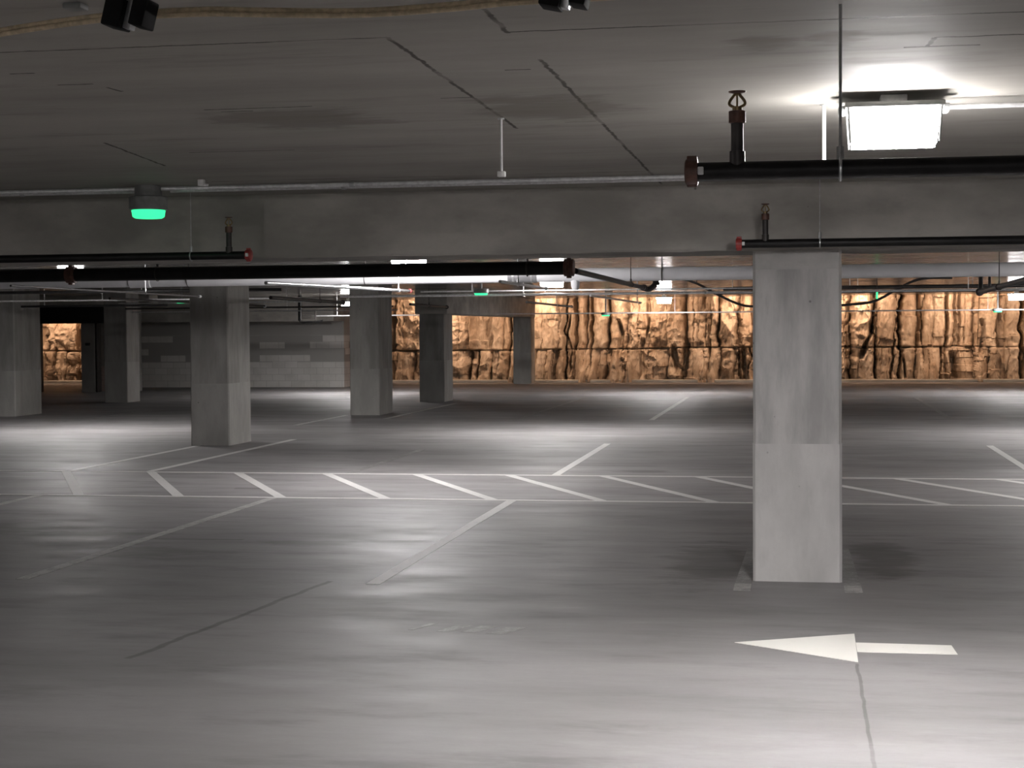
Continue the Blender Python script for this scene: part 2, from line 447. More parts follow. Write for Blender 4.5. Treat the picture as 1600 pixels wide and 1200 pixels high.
# ------------------------------------------------------------------ columns and beams
def column(x0, x1, y0, y1, joints, label, top, mats=('col', 'colu', 'colh'), bev=.018):
    e = empty('concrete_column', ((x0+x1)/2, (y0+y1)/2, 0), label, 'column')
    zs = [0]+list(joints)+[top]; nm = ['lower_lift', 'upper_lift', 'column_head']
    for i in range(len(zs)-1):
        bm = bmesh.new(); a, b = zs[i], zs[i+1]; n = 10
        # slightly wavy board-formed shaft
        rg = random.Random(i*7+int(x0*10)); k = bev
        prof = [(x0+k, y0), (x1-k, y0), (x1, y0+k), (x1, y1-k), (x1-k, y1), (x0+k, y1), (x0, y1-k), (x0, y0+k)]
        g = .003
        rows = []
        for j in range(n+1):
            z = a+(b-a)*j/n; s = -g if i else 0
            rows.append([bm.verts.new((px+s*(1 if px > (x0+x1)/2 else -1)+rg.uniform(-.001, .001), py+rg.uniform(-.001, .001), z)) for px, py in prof])
        for j in range(n):
            for q in range(8): bm.faces.new((rows[j][q], rows[j][(q+1) % 8], rows[j+1][(q+1) % 8], rows[j+1][q]))
        bm.faces.new(rows[0][::-1]); bm.faces.new(rows[-1])
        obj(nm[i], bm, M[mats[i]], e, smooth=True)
    return e

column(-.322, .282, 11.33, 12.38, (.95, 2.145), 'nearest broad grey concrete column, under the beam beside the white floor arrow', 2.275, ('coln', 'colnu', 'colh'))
column(-9.2, -8.58, 23.75, 24.75, (.95,), 'dark concrete column with paler side at the end of two painted bay lines', CEIL)
column(-9.13, -8.5, 32.5, 33.6, (.95,), 'pale concrete column in front of the right end of the block wall', CEIL)
column(-9.1, -8.48, 38.6, 39.6, (1.0,), 'dark concrete column carrying the near end of the short deep girder', 2.13)
column(-9.0, -8.42, 51.2, 51.98, (1.0,), 'farthest concrete column, tan lit side, close to the rock face', 2.13)
column(-17.0, -16.4, 38.1, 38.9, (1.0,), 'far left concrete column standing between roller door and block wall', CEIL)
column(-16.75, -16.12, 31.7, 32.9, (.95,), 'pale concrete column cut off by the left edge of the picture', CEIL)

def beam(name, bm, label, mat='beam'):
    return tag(obj(name, bm, M[mat], smooth=True), label, 'beam')
bm = bmesh.new()
def beam_mesh(x0, x1, y0, y1, z0, z1, n=140):
    bm = bmesh.new(); rg = random.Random(3); rows = []
    for i in range(n+1):
        x = x0+(x1-x0)*i/n
        w1 = rg.uniform(-.006, .006); w2 = rg.uniform(-.004, .004)
        prof = [(y0, z1), (y0, z0+.016), (y0+.012+w2, z0+w1), (y1-.012, z0), (y1, z0+.016), (y1, z1)]
        rows.append([bm.verts.new((x, y, z)) for y, z in prof])
    for i in range(n):
        for k in range(6): bm.faces.new((rows[i][k], rows[i][(k+1) % 6], rows[i+1][(k+1) % 6], rows[i+1][k]))
    bm.faces.new(rows[0]); bm.faces.new(rows[-1][::-1]); return bm
beam('concrete_beam', beam_mesh(-20, 14, 11.32, 12.05, 2.275, CEIL), 'long stained concrete beam crossing the whole view over the nearest column')
beam('concrete_beam', B(-9.2, -8.4, 38.6, 51.98, 2.13, CEIL, bev=.02), 'short deep concrete girder running back between the two farthest columns')
beam('concrete_beam', B(-22.5, -17.2, 41.5, 42.1, 2.44, CEIL, bev=.02), 'shadowed concrete beam across the ceiling before the black roller door box')

# ------------------------------------------------------------------ floor paint
Z1 = .0025
def paint(name, pts, label, cat, mat='paint', group=None):
    return tag(obj(name, slabpoly(pts, 0, Z1), M[mat], smooth=False), label, cat, group)
HW = .05
def bay(x, y0, y1, label, mat='paint', hw=HW):
    paint('bay_line', [(x-hw, y0), (x+hw, y0), (x+hw, y1), (x-hw, y1)], label, 'parking line', mat)
bay(-2.90, 10.85, 16.33, 'bright white bay line running from the hatched strip towards the nearest column')
bay(-5.44, 10.75, 16.33, 'worn white bay line reaching the hatched strip at the left foreground', 'paintw')
bay(-8.05, 12.6, 16.33, 'white bay line running out of view at the left edge before the hatched strip', 'paintw')
bay(-9.07, 19.28, 23.7, 'white bay line leading from the hatched strip to the foot of the dark column')
bay(-8.02, 19.28, 25.2, 'white bay line passing just right of the dark column beyond the hatched strip')
bay(-5.44, 19.28, 23.2, 'faint white bay line behind the hatched strip, between dark column and bright floor patch', 'paintf')
bay(-2.88, 19.28, 24.6, 'short white bay line behind the hatched strip beside the bright floor patch', 'paint')
bay(2.72, 19.28, 24.6, 'white bay line at the right edge, beyond the hatched strip', 'paint')
bay(-2.79, 31.0, 41.2, 'long thin white bay line far back, pointing at the rock face', 'paintw')
bay(2.79, 32.0, 41.0, 'far white bay line right of the nearest column before the rock face', 'paintf')
bay(-8.05, 31.2, 38.0, 'far white bay line between the pale and the dark column', 'paintw')
bay(-9.2, 29.0, 32.45, 'white bay line ending at the foot of the pale column by the block wall', 'paintw')
bay(-5.4, 31.5, 40.5, 'barely visible bay line on the dark floor before the girder', 'paintf')
bay(-14.2, 29.5, 33.8, 'far white bay line on the floor before the left block wall', 'paintf')
bay(-11.6, 41.0, 45.5, 'pale bay line on the floor at the foot of the block wall', 'paintw')

hs = empty('hatched_strip', (-3, 17.8, 0), 'white painted strip with slanting hatch bars crossing the floor behind the nearest column', 'floor marking')
obj('border_line', slabpoly([(-13, 19.17), (7, 19.17), (7, 19.27), (-13, 19.27)], 0, Z1), M['paint'], hs, False)
obj('border_line', slabpoly([(-13, 16.34), (7, 16.34), (7, 16.44), (-13, 16.44)], 0, Z1), M['paint'], hs, False)
for i in range(0, 15):
    x = -9.08+1.132*i
    if x+1.4 > 7: break
    dx, dy = 1.43, -2.72; L = math.hypot(dx, dy); hx = .055*L/abs(dy)
    obj('hatch_bar', slabpoly([(x-hx, 19.17), (x+hx, 19.17), (x+dx+hx, 16.44), (x+dx-hx, 16.44)], 0, Z1-.0004), M['paint'], hs, False)

ar = empty('floor_arrow', (.2, 9.1, 0), 'white painted arrow on the floor in front of the nearest column, pointing left', 'floor arrow')
obj('arrow_head', slabpoly([(-.36, 9.09), (.297, 8.64), (.303, 9.44)], 0, Z1), M['arrow'], ar, False)
obj('arrow_shaft', slabpoly([(.302, 8.915), (.825, 8.915), (.815, 9.165), (.302, 9.175)], 0, Z1), M['arrow'], ar, False)

for sx, xi, xo, lab in ((-1, -.318, -.44, 'worn white painted strip along the left foot of the nearest column'), (1, .280, .405, 'worn pinkish white painted strip along the right foot of the nearest column')):
    e = empty('column_base_line', ((xi+xo)/2, 12, 0), lab, 'floor marking')
    a, b = sorted((xi+sx*.01, xo)); a2, b2 = sorted((xi+sx*.012, xo-sx*.03))
    obj('strip', slabpoly([(a, 11.2), (b, 11.2), (b2, 13.1), (a2, 13.1)], 0, Z1), M['paints'], e, False)
    obj('bright_end', slabpoly([(a, 10.91), (b, 10.91), (b, 11.199), (a, 11.199)], 0, Z1), M['paintw'], e, False)
sm = empty('faded_marking', (-1.9, 9.3, 0), 'illegible faded white smears on the floor below the bright bay line', 'floor marking')
for x, y, wd in ((-2.2, 9.33, .05), (-2.0, 9.3, .10), (-1.85, 9.3, .11), (-1.69, 9.27, .12)):
    obj('smear', slabpoly([(x-wd/2-.03, y-.11), (x+wd/2-.05, y-.11), (x+wd/2+.05, y+.11), (x-wd/2+.05, y+.11)], 0, .001), M['paints'], sm, False)

# ------------------------------------------------------------------ lamps
def lamp(x, y, zt, label, stem=False, guard=False, side='lens', bottom='lensb'):
    """zt: top of the housing plate"""
    e = empty('ceiling_lamp', (x, y, CEIL), label, 'lamp', None)
    if stem:
        obj('stem', T([(x, y, CEIL), (x, y, zt+.045)], .014, 10), M['emt'], e)
    obj('mount', B(x-.055, x+.055, y-.055, y+.055, zt, zt+.045 if stem else CEIL, bev=.004), M['white'], e)
    bm = bmesh.new(); box(bm, x-.205, x+.205, y-.15, y+.15, zt-.022, zt, bev=.006)
    for sx in (-1, 1):      # latch tabs at both ends
        box(bm, x+sx*.215-.014, x+sx*.215+.014, y-.05, y+.05, zt-.035, zt-.002, bev=.003)
    obj('housing', bm, M['greyp'], e)
    bm = bmesh.new(); zb = zt-.165
    top = [(-.185, -.135), (.185, -.135), (.185, .135), (-.185, .135)]
    v0 = [bm.verts.new((x+a, y+b, zt-.0225)) for a, b in top]; v1 = [bm.verts.new((x+a*.93, y+b*.88, zb)) for a, b in top]
    for k in range(4): bm.faces.new((v0[k], v0[(k+1) % 4], v1[(k+1) % 4], v1[k]))
    bm.faces.new(v0[::-1])
    obj('lens', bm, M[side], e, False)
    bm = bmesh.new(); bm.faces.new([bm.verts.new((x+a*.93, y+b*.88, zb)) for a, b in top][::-1])
    bm.faces.ensure_lookup_table(); q = bmesh.ops.extrude_face_region(bm, geom=bm.faces[:])
    bmesh.ops.translate(bm, verts=[v for v in q['geom'] if isinstance(v, bmesh.types.BMVert)], vec=(0, 0, -.006))
    obj('lens_bottom', bm, M[bottom], e, False)
    if guard:
        for a, b in top:
            obj('guard_rod', T([(x+a*1.03, y+b*1.04, zt-.02), (x+a*.98, y+b*.93, zb-.004)], .004, 8), M['greyp'], e)
    return e
lamp(.392, 7.16, 2.69, 'big glowing box lamp on the near ceiling above the black pipe, largest in view', guard=True)
lamp(-4.45, 18.4, 2.66, 'glowing lamp just showing under the long beam, lighting the pale drain pipe', side='lens_side', bottom='lens_base')
lamp(-4.08, 27.0, 2.62, 'small glowing lamp under the pale drain pipe, left of the sloping black branch pipe', True)
lamp(-3.55, 43.4, 2.575, 'far glowing lamp before the rock face, left of the nearest column', True)
lamp(-12.2, 43.4, 2.575, 'far glowing lamp above the right end of the block wall', True)
lamp(5.45, 43.4, 2.575, 'far glowing lamp before the rock face at the right edge', True)
lamp(-12.6, 26.9, 2.71, 'lamp over the bright floor patch at the left, hidden behind the thick black pipe')
lamp(4.6, 18.4, 2.69, 'added unseen lamp beyond the right edge of view over the hatched strip')  # added out of view to light the floor at the right
lamp(4.6, 27.0, 2.69, 'added unseen lamp on the ceiling behind the pale drain pipe at the right')  # second added lamp for the right-hand floor, also out of view
lamp(-7.2, 3.0, 2.69, 'added unseen fill lamp on the ceiling left of the view')  # added out of view to brighten the left foreground floor
lamp(.4, -2.0, 2.69, 'added unseen fill lamp on the ceiling behind the viewer')  # added behind the camera as foreground fill

# ------------------------------------------------------------------ parking bay indicators (green), plus one green reflection built as a tube
def indicator(x, y, zt, label, stem_top=None):
    e = empty('bay_indicator', (x, y, zt), label, 'indicator light')
    obj('mount', T([(x, y, stem_top or zt), (x, y, zt-.045)], .068 if stem_top is None else .02, 20), M['greyp'], e)
    bm = bmesh.new()
    tube(bm, [(x, y, zt-.045), (x, y, zt-.05), (x, y, zt-.058), (x, y, zt-.115), (x, y, zt-.122)], [.085, .12, .124, .124, .118], 28)
    obj('housing', bm, M['greyp'], e)
    bm = bmesh.new(); tube(bm, [(x, y, zt-.1225), (x, y, zt-.126), (x, y, zt-.146), (x, y, zt-.152)], [.108, .11, .104, .09], 28)
    obj('light_ring', bm, M['green'], e)
e = empty('bay_indicator', (-4.315, 10.42, CEIL), 'largest round grey bay indicator with glowing green ring, on the near ceiling by the beam', 'indicator light')
x, y = -4.315, 10.42
obj('mount', T([(x, y, CEIL), (x, y, 2.662), (x, y, 2.656)], [.088, .092, .088], 28), M['greyp'], e)
obj('housing', T([(x, y, 2.6555), (x, y, 2.651), (x, y, 2.574), (x, y, 2.566)], [.122, .128, .128, .122], 32), M['greyp'], e)
obj('light_ring', T([(x, y, 2.5655), (x, y, 2.56), (x, y, 2.522), (x, y, 2.512)], [.112, .112, .106, .09], 32), M['green'], e)
indicator(-5.13, 26.2, 2.46, 'green glowing bay indicator left of the small lamp, over the short girder', CEIL)
indicator(-12.95, 33.0, 2.50, 'green glowing bay indicator above the far left column', CEIL)
indicator(-5.22, 44.34, 2.235, 'green glowing bay indicator hanging before the rock face left of the far lamp', CEIL)
indicator(5.1, 44.34, 2.25, 'green glowing bay indicator below the far lamp at the right edge', CEIL)
indicator(-17.6, 46.2, 2.22, 'dim green bay indicator under the header of the block wall', CEIL)
e = empty('green_reflection_tube', (1.37, 30.2, CEIL), 'slim upright green reflection built as a glowing tube just right of the nearest column', 'indicator light')
obj('stem', T([(1.37, 30.2, CEIL), (1.37, 30.2, 2.41)], .008, 8), M['dark'], e)
obj('tube', T([(1.37, 30.2, 2.41), (1.37, 30.2, 2.25)], .017, 10), M['green'], e)  # stem and glowing tube stand in for a green reflection on an upright

# ------------------------------------------------------------------ sprinkler pipes
def cap(x, y, z, r, sx, e):
    bm = bmesh.new()
    tube(bm, [(x-sx*.002, y, z), (x-sx*.004, y, z), (x+sx*.012, y, z), (x+sx*.032, y, z), (x+sx*.036, y, z)], [r*1.05, r*1.32, r*1.36, r*1.36, r*1.1], 24)
    for sz in (-1, 1): box(bm, x-sx*.002 if sx > 0 else x-.03, x+.03 if sx > 0 else x+.002, y-r*.25, y+r*.25, z+sz*r*1.3-.008, z+sz*r*1.3+.012, bev=.003)
    c = obj('end_cap', bm, M['red'], e)
    bm = bmesh.new(); box(bm, x+.006, x+.024, y-r*1.36-.012, y-r*1.36+.004, z-.012, z+.012, bev=.003)
    obj('clamp_bolt', bm, M['white'], c)
    return c
def sprinkler(x, y, z, h, e, s=1.):
    """an upright sprinkler: nipple, reducing socket, yoke and deflector"""
    k = empty_part('sprinkler', (x, y, z), e)
    obj('nipple', T([(x, y, z-.01), (x, y, z+.035), (x, y, z+.036), (x, y, z+h*.55)], [.024*s, .024*s, .019*s, .019*s], 16), M['dark'], k)
    obj('socket', T([(x, y, z+h*.55), (x, y, z+h*.56), (x, y, z+h*.72), (x, y, z+h*.73)], [.02*s, .026*s, .026*s, .02*s], 16), M['brown'], k)
    bm = bmesh.new(); a, b = z+h*.73, z+h*.97
    tube(bm, [(x, y, a), (x, y, a+.012)], .015*s, 14)
    for sx in (-1, 1):
        tube(bm, smooth_path([(x+sx*.008*s, y, a+.01), (x+sx*.023*s, y, a+(b-a)*.35), (x+sx*.021*s, y, a+(b-a)*.6), (x+sx*.004*s, y, b)], 5), .0045*s, 8)
    tube(bm, [(x, y, a+.01), (x, y, b)], .003*s, 8)
    obj('yoke', bm, M['brass'], k)
    obj('deflector', T([(x, y, z+h*.97), (x, y, z+h*.985), (x, y, z+h)], [.012*s, .026*s, .027*s], 18), M['brown'], k)
def empty_part(name, loc, parent):
    o = bpy.data.objects.new(name, None); COL.objects.link(o); o.empty_display_size = .05
    o.parent = parent; o.location = Vector(loc)-_wl(parent); return o
def hanger(x, y, z, r, e, ztop=CEIL, rr=.006, mat='steel', axis='x'):
    bm = bmesh.new(); tube(bm, [(x, y, ztop), (x, y, z+r+.03)], rr, 8)
    obj('hanger_rod', bm, M[mat], e)
    bm = bmesh.new(); n = 20; R = r+.004      # clevis ring
    for sx in (-1, 1):
        pts = []
        for i in range(n+1):
            a = PI*.5+sx*PI*i/n
            pts.append((x, y+R*math.cos(a), z+R*math.sin(a)) if axis == 'x' else (x+R*math.cos(a), y, z+R*math.sin(a)))
        tube(bm, pts, .005, 6)
    tube(bm, [(x, y, z+R-.004), (x, y, z+R+.035)], .011, 8)
    obj('hanger_ring', bm, M[mat], e)

# the near pipe
e = empty('sprinkler_pipe', (-.33, 5.1, 2.232), 'nearest thick black sprinkler pipe with dark red end, below the big box lamp', 'pipe')
obj('pipe_run', T([(-.318, 5.1, 2.232), (3.2, 5.1, 2.225)], .0295, 24), M['black'], e)
c = cap(-.315, 5.1, 2.232, .0295, -1, e)
c.data.materials[0] = M['brown']
sprinkler(-.19, 5.1, 2.258, .219, e)
hanger(.122, 5.1, 2.231, .0295, e, CEIL, .0048)
# pipe at the column head
e = empty('sprinkler_pipe', (-.4, 11.0, 2.305), 'black sprinkler pipe with red end crossing the head of the nearest column', 'pipe')
obj('pipe_run', T([(-.385, 11.0, 2.306), (6, 11.0, 2.298)], .0285, 20), M['black'], e)
cap(-.385, 11.0, 2.306, .0285, -1, e); sprinkler(-.226, 11.0, 2.33, .24, e); hanger(.13, 11.0, 2.306, .0285, e, CEIL, .003)
# pipe on the left
e = empty('sprinkler_pipe', (-3.78, 11.0, 2.28), 'black sprinkler pipe with red end along the lower left edge of the long beam', 'pipe')
obj('pipe_run', T([(-3.83, 11.0, 2.283), (-12, 11.0, 2.275)], .0285, 20), M['black'], e)
cap(-3.83, 11.0, 2.283, .0285, 1, e); sprinkler(-3.96, 11.0, 2.307, .245, e); hanger(-4.24, 11.0, 2.283, .0285, e, CEIL, .003)
# thick main
e = empty('sprinkler_main', (-1.95, 14, 2.275), 'thick black sprinkler main crossing the left half behind the long beam', 'pipe')
obj('pipe_run', T([(-1.93, 14, 2.276), (-12, 14, 2.268)], .060, 28), M['black'], e)
def coupling(x, y, z, r, e, mat='brown', wd=.045):
    bm = bmesh.new()
    tube(bm, [(x-wd, y, z), (x-wd+.004, y, z), (x-wd*.4, y, z), (x-wd*.35, y, z), (x+wd*.35, y, z), (x+wd*.4, y, z), (x+wd-.004, y, z), (x+wd, y, z)],
         [r+.002, r+.014, r+.014, r+.02, r+.02, r+.014, r+.014, r+.002], 28)
    for sz in (-1, 1): box(bm, x-.02, x+.02, y-.03, y+.03, z+sz*(r+.016)-.014, z+sz*(r+.016)+.014, bev=.005)
    obj('coupling', bm, M[mat], e)
coupling(-6.55, 14, 2.272, .06, e); coupling(-1.965, 14, 2.276, .06, e)
for x in (-5.72, -2.33): hanger(x, 14, 2.274, .062, e, CEIL, .007, 'dark')
# its cross branches running away from the viewer
def branch(x, y0, z0, y1, z1, r, label, mat='black', end=None, hang=(), head=False, cat='pipe', name='branch_pipe'):
    e = empty(name, (x, y0, z0), label, cat)
    obj('pipe_run', T([(x, y0, z0), (x, y1, z1)], r, 16), M[mat], e)
    if end:
        bm = bmesh.new(); tube(bm, [(x, y1-.03, z1), (x, y1-.026, z1), (x, y1+.03, z1), (x, y1+.034, z1)], [r*1.02, r*1.6, r*1.6, r], 16)
        obj('end_cap' if end == 'red' else 'elbow', bm, M[end], e)
    for y in hang:
        hanger(x, y, z0+(z1-z0)*(y-y0)/(y1-y0), r, e, CEIL, .006, 'steel' if mat != 'black' else 'dark', 'y')
    return e
e = branch(-1.92, 14.08, 2.25, 20.4, 2.255, .026, 'black branch pipe sloping down from the end of the thick sprinkler main', end='dark', hang=(18.8,))
obj('drop_elbow', T(smooth_path([(-1.92, 20.2, 2.255), (-1.92, 20.45, 2.25), (-1.86, 20.5, 2.24), (-1.78, 20.5, 2.30)], 5), .035, 12), M['dark'], e)
obj('sprinkler_head', T([(-1.78, 20.5, 2.29), (-1.78, 20.5, 2.37)], [.05, .03], 12), M['dark'], e)
e = branch(-4.8, 14.3, 2.187, 19.9, 2.236, .017, 'slim branch pipe with red end, lit white where it passes the pale drain pipe', 'steel', 'red', (19.3,))
e = branch(-7.3, 14.3, 2.19, 19.2, 2.18, .011, 'slim dark branch pipe under the left part of the pale drain pipe', 'dark', 'steel', (17.5,))
e = branch(2.2, 15.0, 2.215, 21.0, 2.17, .032, 'black branch pipe with two short risers at the right edge', 'black', 'dark', (19.0,))
obj('riser', T([(2.2, 20.9, 2.17), (2.2, 20.9, 2.40)], .026, 12), M['dark'], e)
obj('riser', T([(2.25, 20.4, 2.18), (2.25, 20.4, 2.36)], .018, 12), M['dark'], e)
branch(-3.05, 16.6, 2.243, 19.7, 2.243, .016, 'short bright pipe below the grey coupling of the pale drain pipe', 'steel', 'steel', (17.7,))
branch(-3.05, 24.0, 2.24, 31.6, 2.24, .017, 'thin bright pipe sloping down to the left of the far lamp before the rock face', 'steel', 'steel', (31.0,))
branch(-4.9, 29.3, 2.24, 35.3, 2.23, .02, 'thin dark pipe above the tan lit side of the farthest column', 'dark', 'dark', (33,))
branch(-7.95, 23.9, 2.255, 27.9, 2.24, .028, 'dark pipe sloping down just right of the dark column', 'black', 'dark', (26.5,))
branch(-8.25, 34.2, 2.30, 37.9, 2.28, .028, 'dark pipe crossing the narrow strip of rock between pale and dark column', 'black', 'dark', (36,))
branch(-10.6, 24, 2.27, 31.5, 2.25, .02, 'dark pipe at the left of the dark column, ending with a bright fitting', 'dark', 'steel', (29,))

# ------------------------------------------------------------------ pale drain pipe
DY, DZ = 20.0, 2.411
e = empty('drain_pipe', (-3.4, DY, DZ), 'pale round drain pipe crossing the view behind the thick black main', 'pipe')
obj('pipe_run', T([(-15, DY, DZ-.004), (-3.55, DY, DZ)], .084, 30), M['pvc'], e)
obj('pipe_run', T([(-3.25, DY, DZ), (8, DY, DZ+.004)], .084, 30), M['pvc'], e)
obj('coupling_sleeve', T([(-3.57, DY, DZ), (-3.565, DY, DZ), (-3.205, DY, DZ), (-3.20, DY, DZ)], [.083, .087, .087, .083], 30), M['sleeve'], e)
for x in (-3.50, -3.27): obj('coupling_band', T([(x-.014, DY, DZ), (x+.014, DY, DZ)], .0895, 30), M['steel'], e)
obj('bell_joint', T([(-8.55, DY, DZ-.002), (-8.54, DY, DZ-.002), (-8.26, DY, DZ-.002), (-8.25, DY, DZ-.002)], [.084, .093, .093, .084], 30), M['pvc'], e)
obj('tee_drop', T([(-2.73, DY, DZ-.05), (-2.73, DY, DZ-.14), (-2.73, DY, DZ-.185)], [.06, .052, .036], 20), M['pvc'], e)
for x in (-7.75, -5.4, -1.66, 2.7): hanger(x, DY, DZ, .085, e, CEIL, .007, 'dark')

# ------------------------------------------------------------------ conduits
def conduit(pts, r, label, mat='emt', clips=(), cat='conduit', name='conduit', hang=(), group=None):
    e = empty(name, pts[0], label, cat, group)
    obj('tube', T(pts, r, 12), M[mat], e)
    for p in clips:
        obj('clip', T([(p[0]-.015, p[1], p[2]), (p[0]+.015, p[1], p[2])], r*1.5, 12), M['steel'], e)
    for p in hang:
        obj('hanger_rod', T([(p[0], p[1], CEIL), p], .007 if len(p) == 3 else .01, 8), M['emt'], e)
    return e
for yy, lab, cl in ((10.58, 'farther of two steel conduits along the ceiling in front of the long beam', (-3.0, -5.3)), (10.42, 'nearer of two steel conduits along the ceiling in front of the long beam', (-2.9,))):
    e = conduit([(-12, yy, 2.708), (-4.41, yy, 2.708)], .0135, lab, name='ceiling_conduit')
    obj('tube', T([(-4.22, yy, 2.708), (4, yy, 2.708)], .0135, 12), M['emt'], e)
    for x in cl: obj('clip', T([(x-.015, yy, 2.708), (x+.015, yy, 2.708)], .019, 12), M['steel'], e)
conduit([(.62, 7.26, 2.69), (3.6, 7.26, 2.69)], .011, 'steel conduit running right from the big box lamp', clips=[(1.6, 7.26, 2.69)], name='ceiling_conduit')
conduit([(-7.6, 26.5, 2.315), (4.4, 26.5, 2.315)], .020, 'bright steel conduit hung across under the small lamp by the green indicator',
        clips=[(-4.48, 26.5, 2.315), (-2.6, 26.5, 2.315), (-1.5, 26.5, 2.315)], hang=[(-4.48, 26.5, 2.315), (-2.6, 26.5, 2.315), (2.6, 26.5, 2.315)])
conduit([(-6.4, 27.3, 2.40), (-.5, 27.3, 2.40)], .012, 'thin conduit just above the bright one under the small lamp', hang=[(-5.5, 27.3, 2.4), (-1.1, 27.3, 2.4)])
conduit([(-8.3, 44.5, 2.17), (8.5, 44.5, 2.165)], .017, 'thin straight conduit hung low across the rock face', hang=[(-3.35, 44.5, 2.17), (4.87, 44.5, 2.165), (1.5, 44.5, 2.165), (-6.6, 44.5, 2.17)])
conduit([(-13.6, 44.5, 2.16), (-9.3, 44.5, 2.16)], .017, 'thin bright conduit hung across the right end of the block wall', hang=[(-12.85, 44.5, 2.16)])
conduit([(-1.4, 30.6, 2.47), (6, 30.6, 2.47)], .036, 'dark upper pipe hung across the rock face behind the nearest column', 'dark', hang=[(.9, 30.6, 2.47), (4, 30.6, 2.47)])
conduit([(-1.6, 30.8, 2.39), (4.2, 30.8, 2.39)], .022, 'dark lower pipe hung across the rock face behind the nearest column', 'dark', hang=[(1.05, 30.8, 2.39), (3.1, 30.8, 2.39)])
conduit([(-15.8, 30.0, 2.37), (-9.4, 30.0, 2.37)], .016, 'bright conduit across the far left ceiling above the roller door box', hang=[(-13.4, 30.0, 2.37), (-11, 30, 2.37)])
conduit([(-15.4, 30.6, 2.27), (-12.3, 30.6, 2.27)], .022, 'black pipe crossing the top of the pale column at the left edge', 'black', hang=[(-14.9, 30.6, 2.27)])
conduit([(-15.9, 36.5, 2.42), (-9.3, 36.5, 2.42)], .014, 'upper thin conduit over the header of the block wall', hang=[(-13, 36.5, 2.42)])
conduit([(-15.9, 36.9, 2.30), (-9.3, 36.9, 2.30)], .02, 'dark pipe over the header of the block wall', 'dark', hang=[(-14, 36.9, 2.3)])
conduit([(-15.9, 37.3, 2.22), (-9.3, 37.3, 2.22)], .012, 'lowest thin conduit over the header of the block wall', hang=[(-12, 37.3, 2.22)])
conduit([(-15.6, 28.6, 2.50), (-9.3, 28.6, 2.50)], .03, 'dark upper pipe across the far left ceiling', 'black', hang=[(-12, 28.6, 2.5)])
# drooping hose round the nearest column's line
e = empty('hanging_hose', (-2, 31.5, 2.6), 'black hose drooping across the rock face behind the nearest column', 'hose')
obj('hose', T(smooth_path([(-2.25, 31.5, 2.70), (-1.95, 31.5, 2.60), (-1.6, 31.5, 2.41), (-1.1, 31.5, 2.18), (-.6, 31.5, 2.14), (0, 31.5, 2.13), (.9, 31.5, 2.165), (1.4, 31.5, 2.235), (1.85, 31.5, 2.48), (2.25, 31.5, 2.64), (2.8, 31.5, 2.65)], 6), .024, 12), M['dark'], e)
for x, z in ((-1.95, 2.61), (2.3, 2.65)): obj('clip', T([(x, 31.5, CEIL), (x, 31.5, z)], .012, 8), M['dark'], e)
# valve set on the ceiling before the block wall
e = empty('hanging_valve_set', (-13.2, 43.8, 2.4), 'black upright pipe with bracket and hooked lower end before the block wall', 'valve')
obj('standpipe', T([(-13.75, 43.9, CEIL), (-13.75, 43.9, 2.02)], .055, 14), M['black'], e)
obj('hooked_end', T(smooth_path([(-13.75, 43.9, 2.03), (-13.7, 43.9, 1.98), (-13.45, 43.9, 1.99), (-13.2, 43.9, 2.0), (-13.1, 43.9, 2.03)], 5), .03, 10), M['black'], e)
for k in range(5): obj('bracket_bar', T([(-13.7, 43.9, 2.1+.055*k), (-13.3, 43.9, 2.1+.055*k)], .01, 8), M['dark'], e)
obj('bracket_post', T([(-13.3, 43.9, 2.0), (-13.3, 43.9, 2.35)], .012, 8), M['dark'], e)

# ------------------------------------------------------------------ small ceiling things
def pendant(x, y, zb, label, r=.006):
    e = empty('pendant_sensor', (x, y, CEIL), label, 'sensor')
    obj('rod', T([(x, y, CEIL), (x, y, zb+.02)], r, 10), M['white'], e)
    obj('sensor_box', B(x-.018, x+.018, y-.018, y+.018, zb, zb+.026, bev=.003), M['white'], e)
    obj('ceiling_plate', T([(x, y, CEIL), (x, y, CEIL-.006)], .016, 14), M['steel'], e)
pendant(-1.367, 7.5, 2.458, 'thin white pendant rod with a little box on the bare ceiling at centre')
pendant(.105, 7.36, 2.45, 'bright white pendant rod beside the big box lamp', .0085)
e = empty('ceiling_junction_box', (-3.81, 10.08, CEIL), 'tiny white box on the ceiling right of the largest green indicator', 'box')
obj('body', B(-3.83, -3.79, 10.06, 10.1, 2.688, CEIL, bev=.004), M['white'], e); obj('spout', T([(-3.795, 10.08, 2.698), (-3.765, 10.08, 2.693)], .009, 10), M['white'], e)

e = empty('ceiling_box', (-2.13, 4.61, CEIL), 'small pale box on the ceiling left of the twin spotlight', 'box')
obj('body', B(-2.16, -2.10, 4.58, 4.64, 2.712, CEIL, bev=.006), M['greyp'], e)

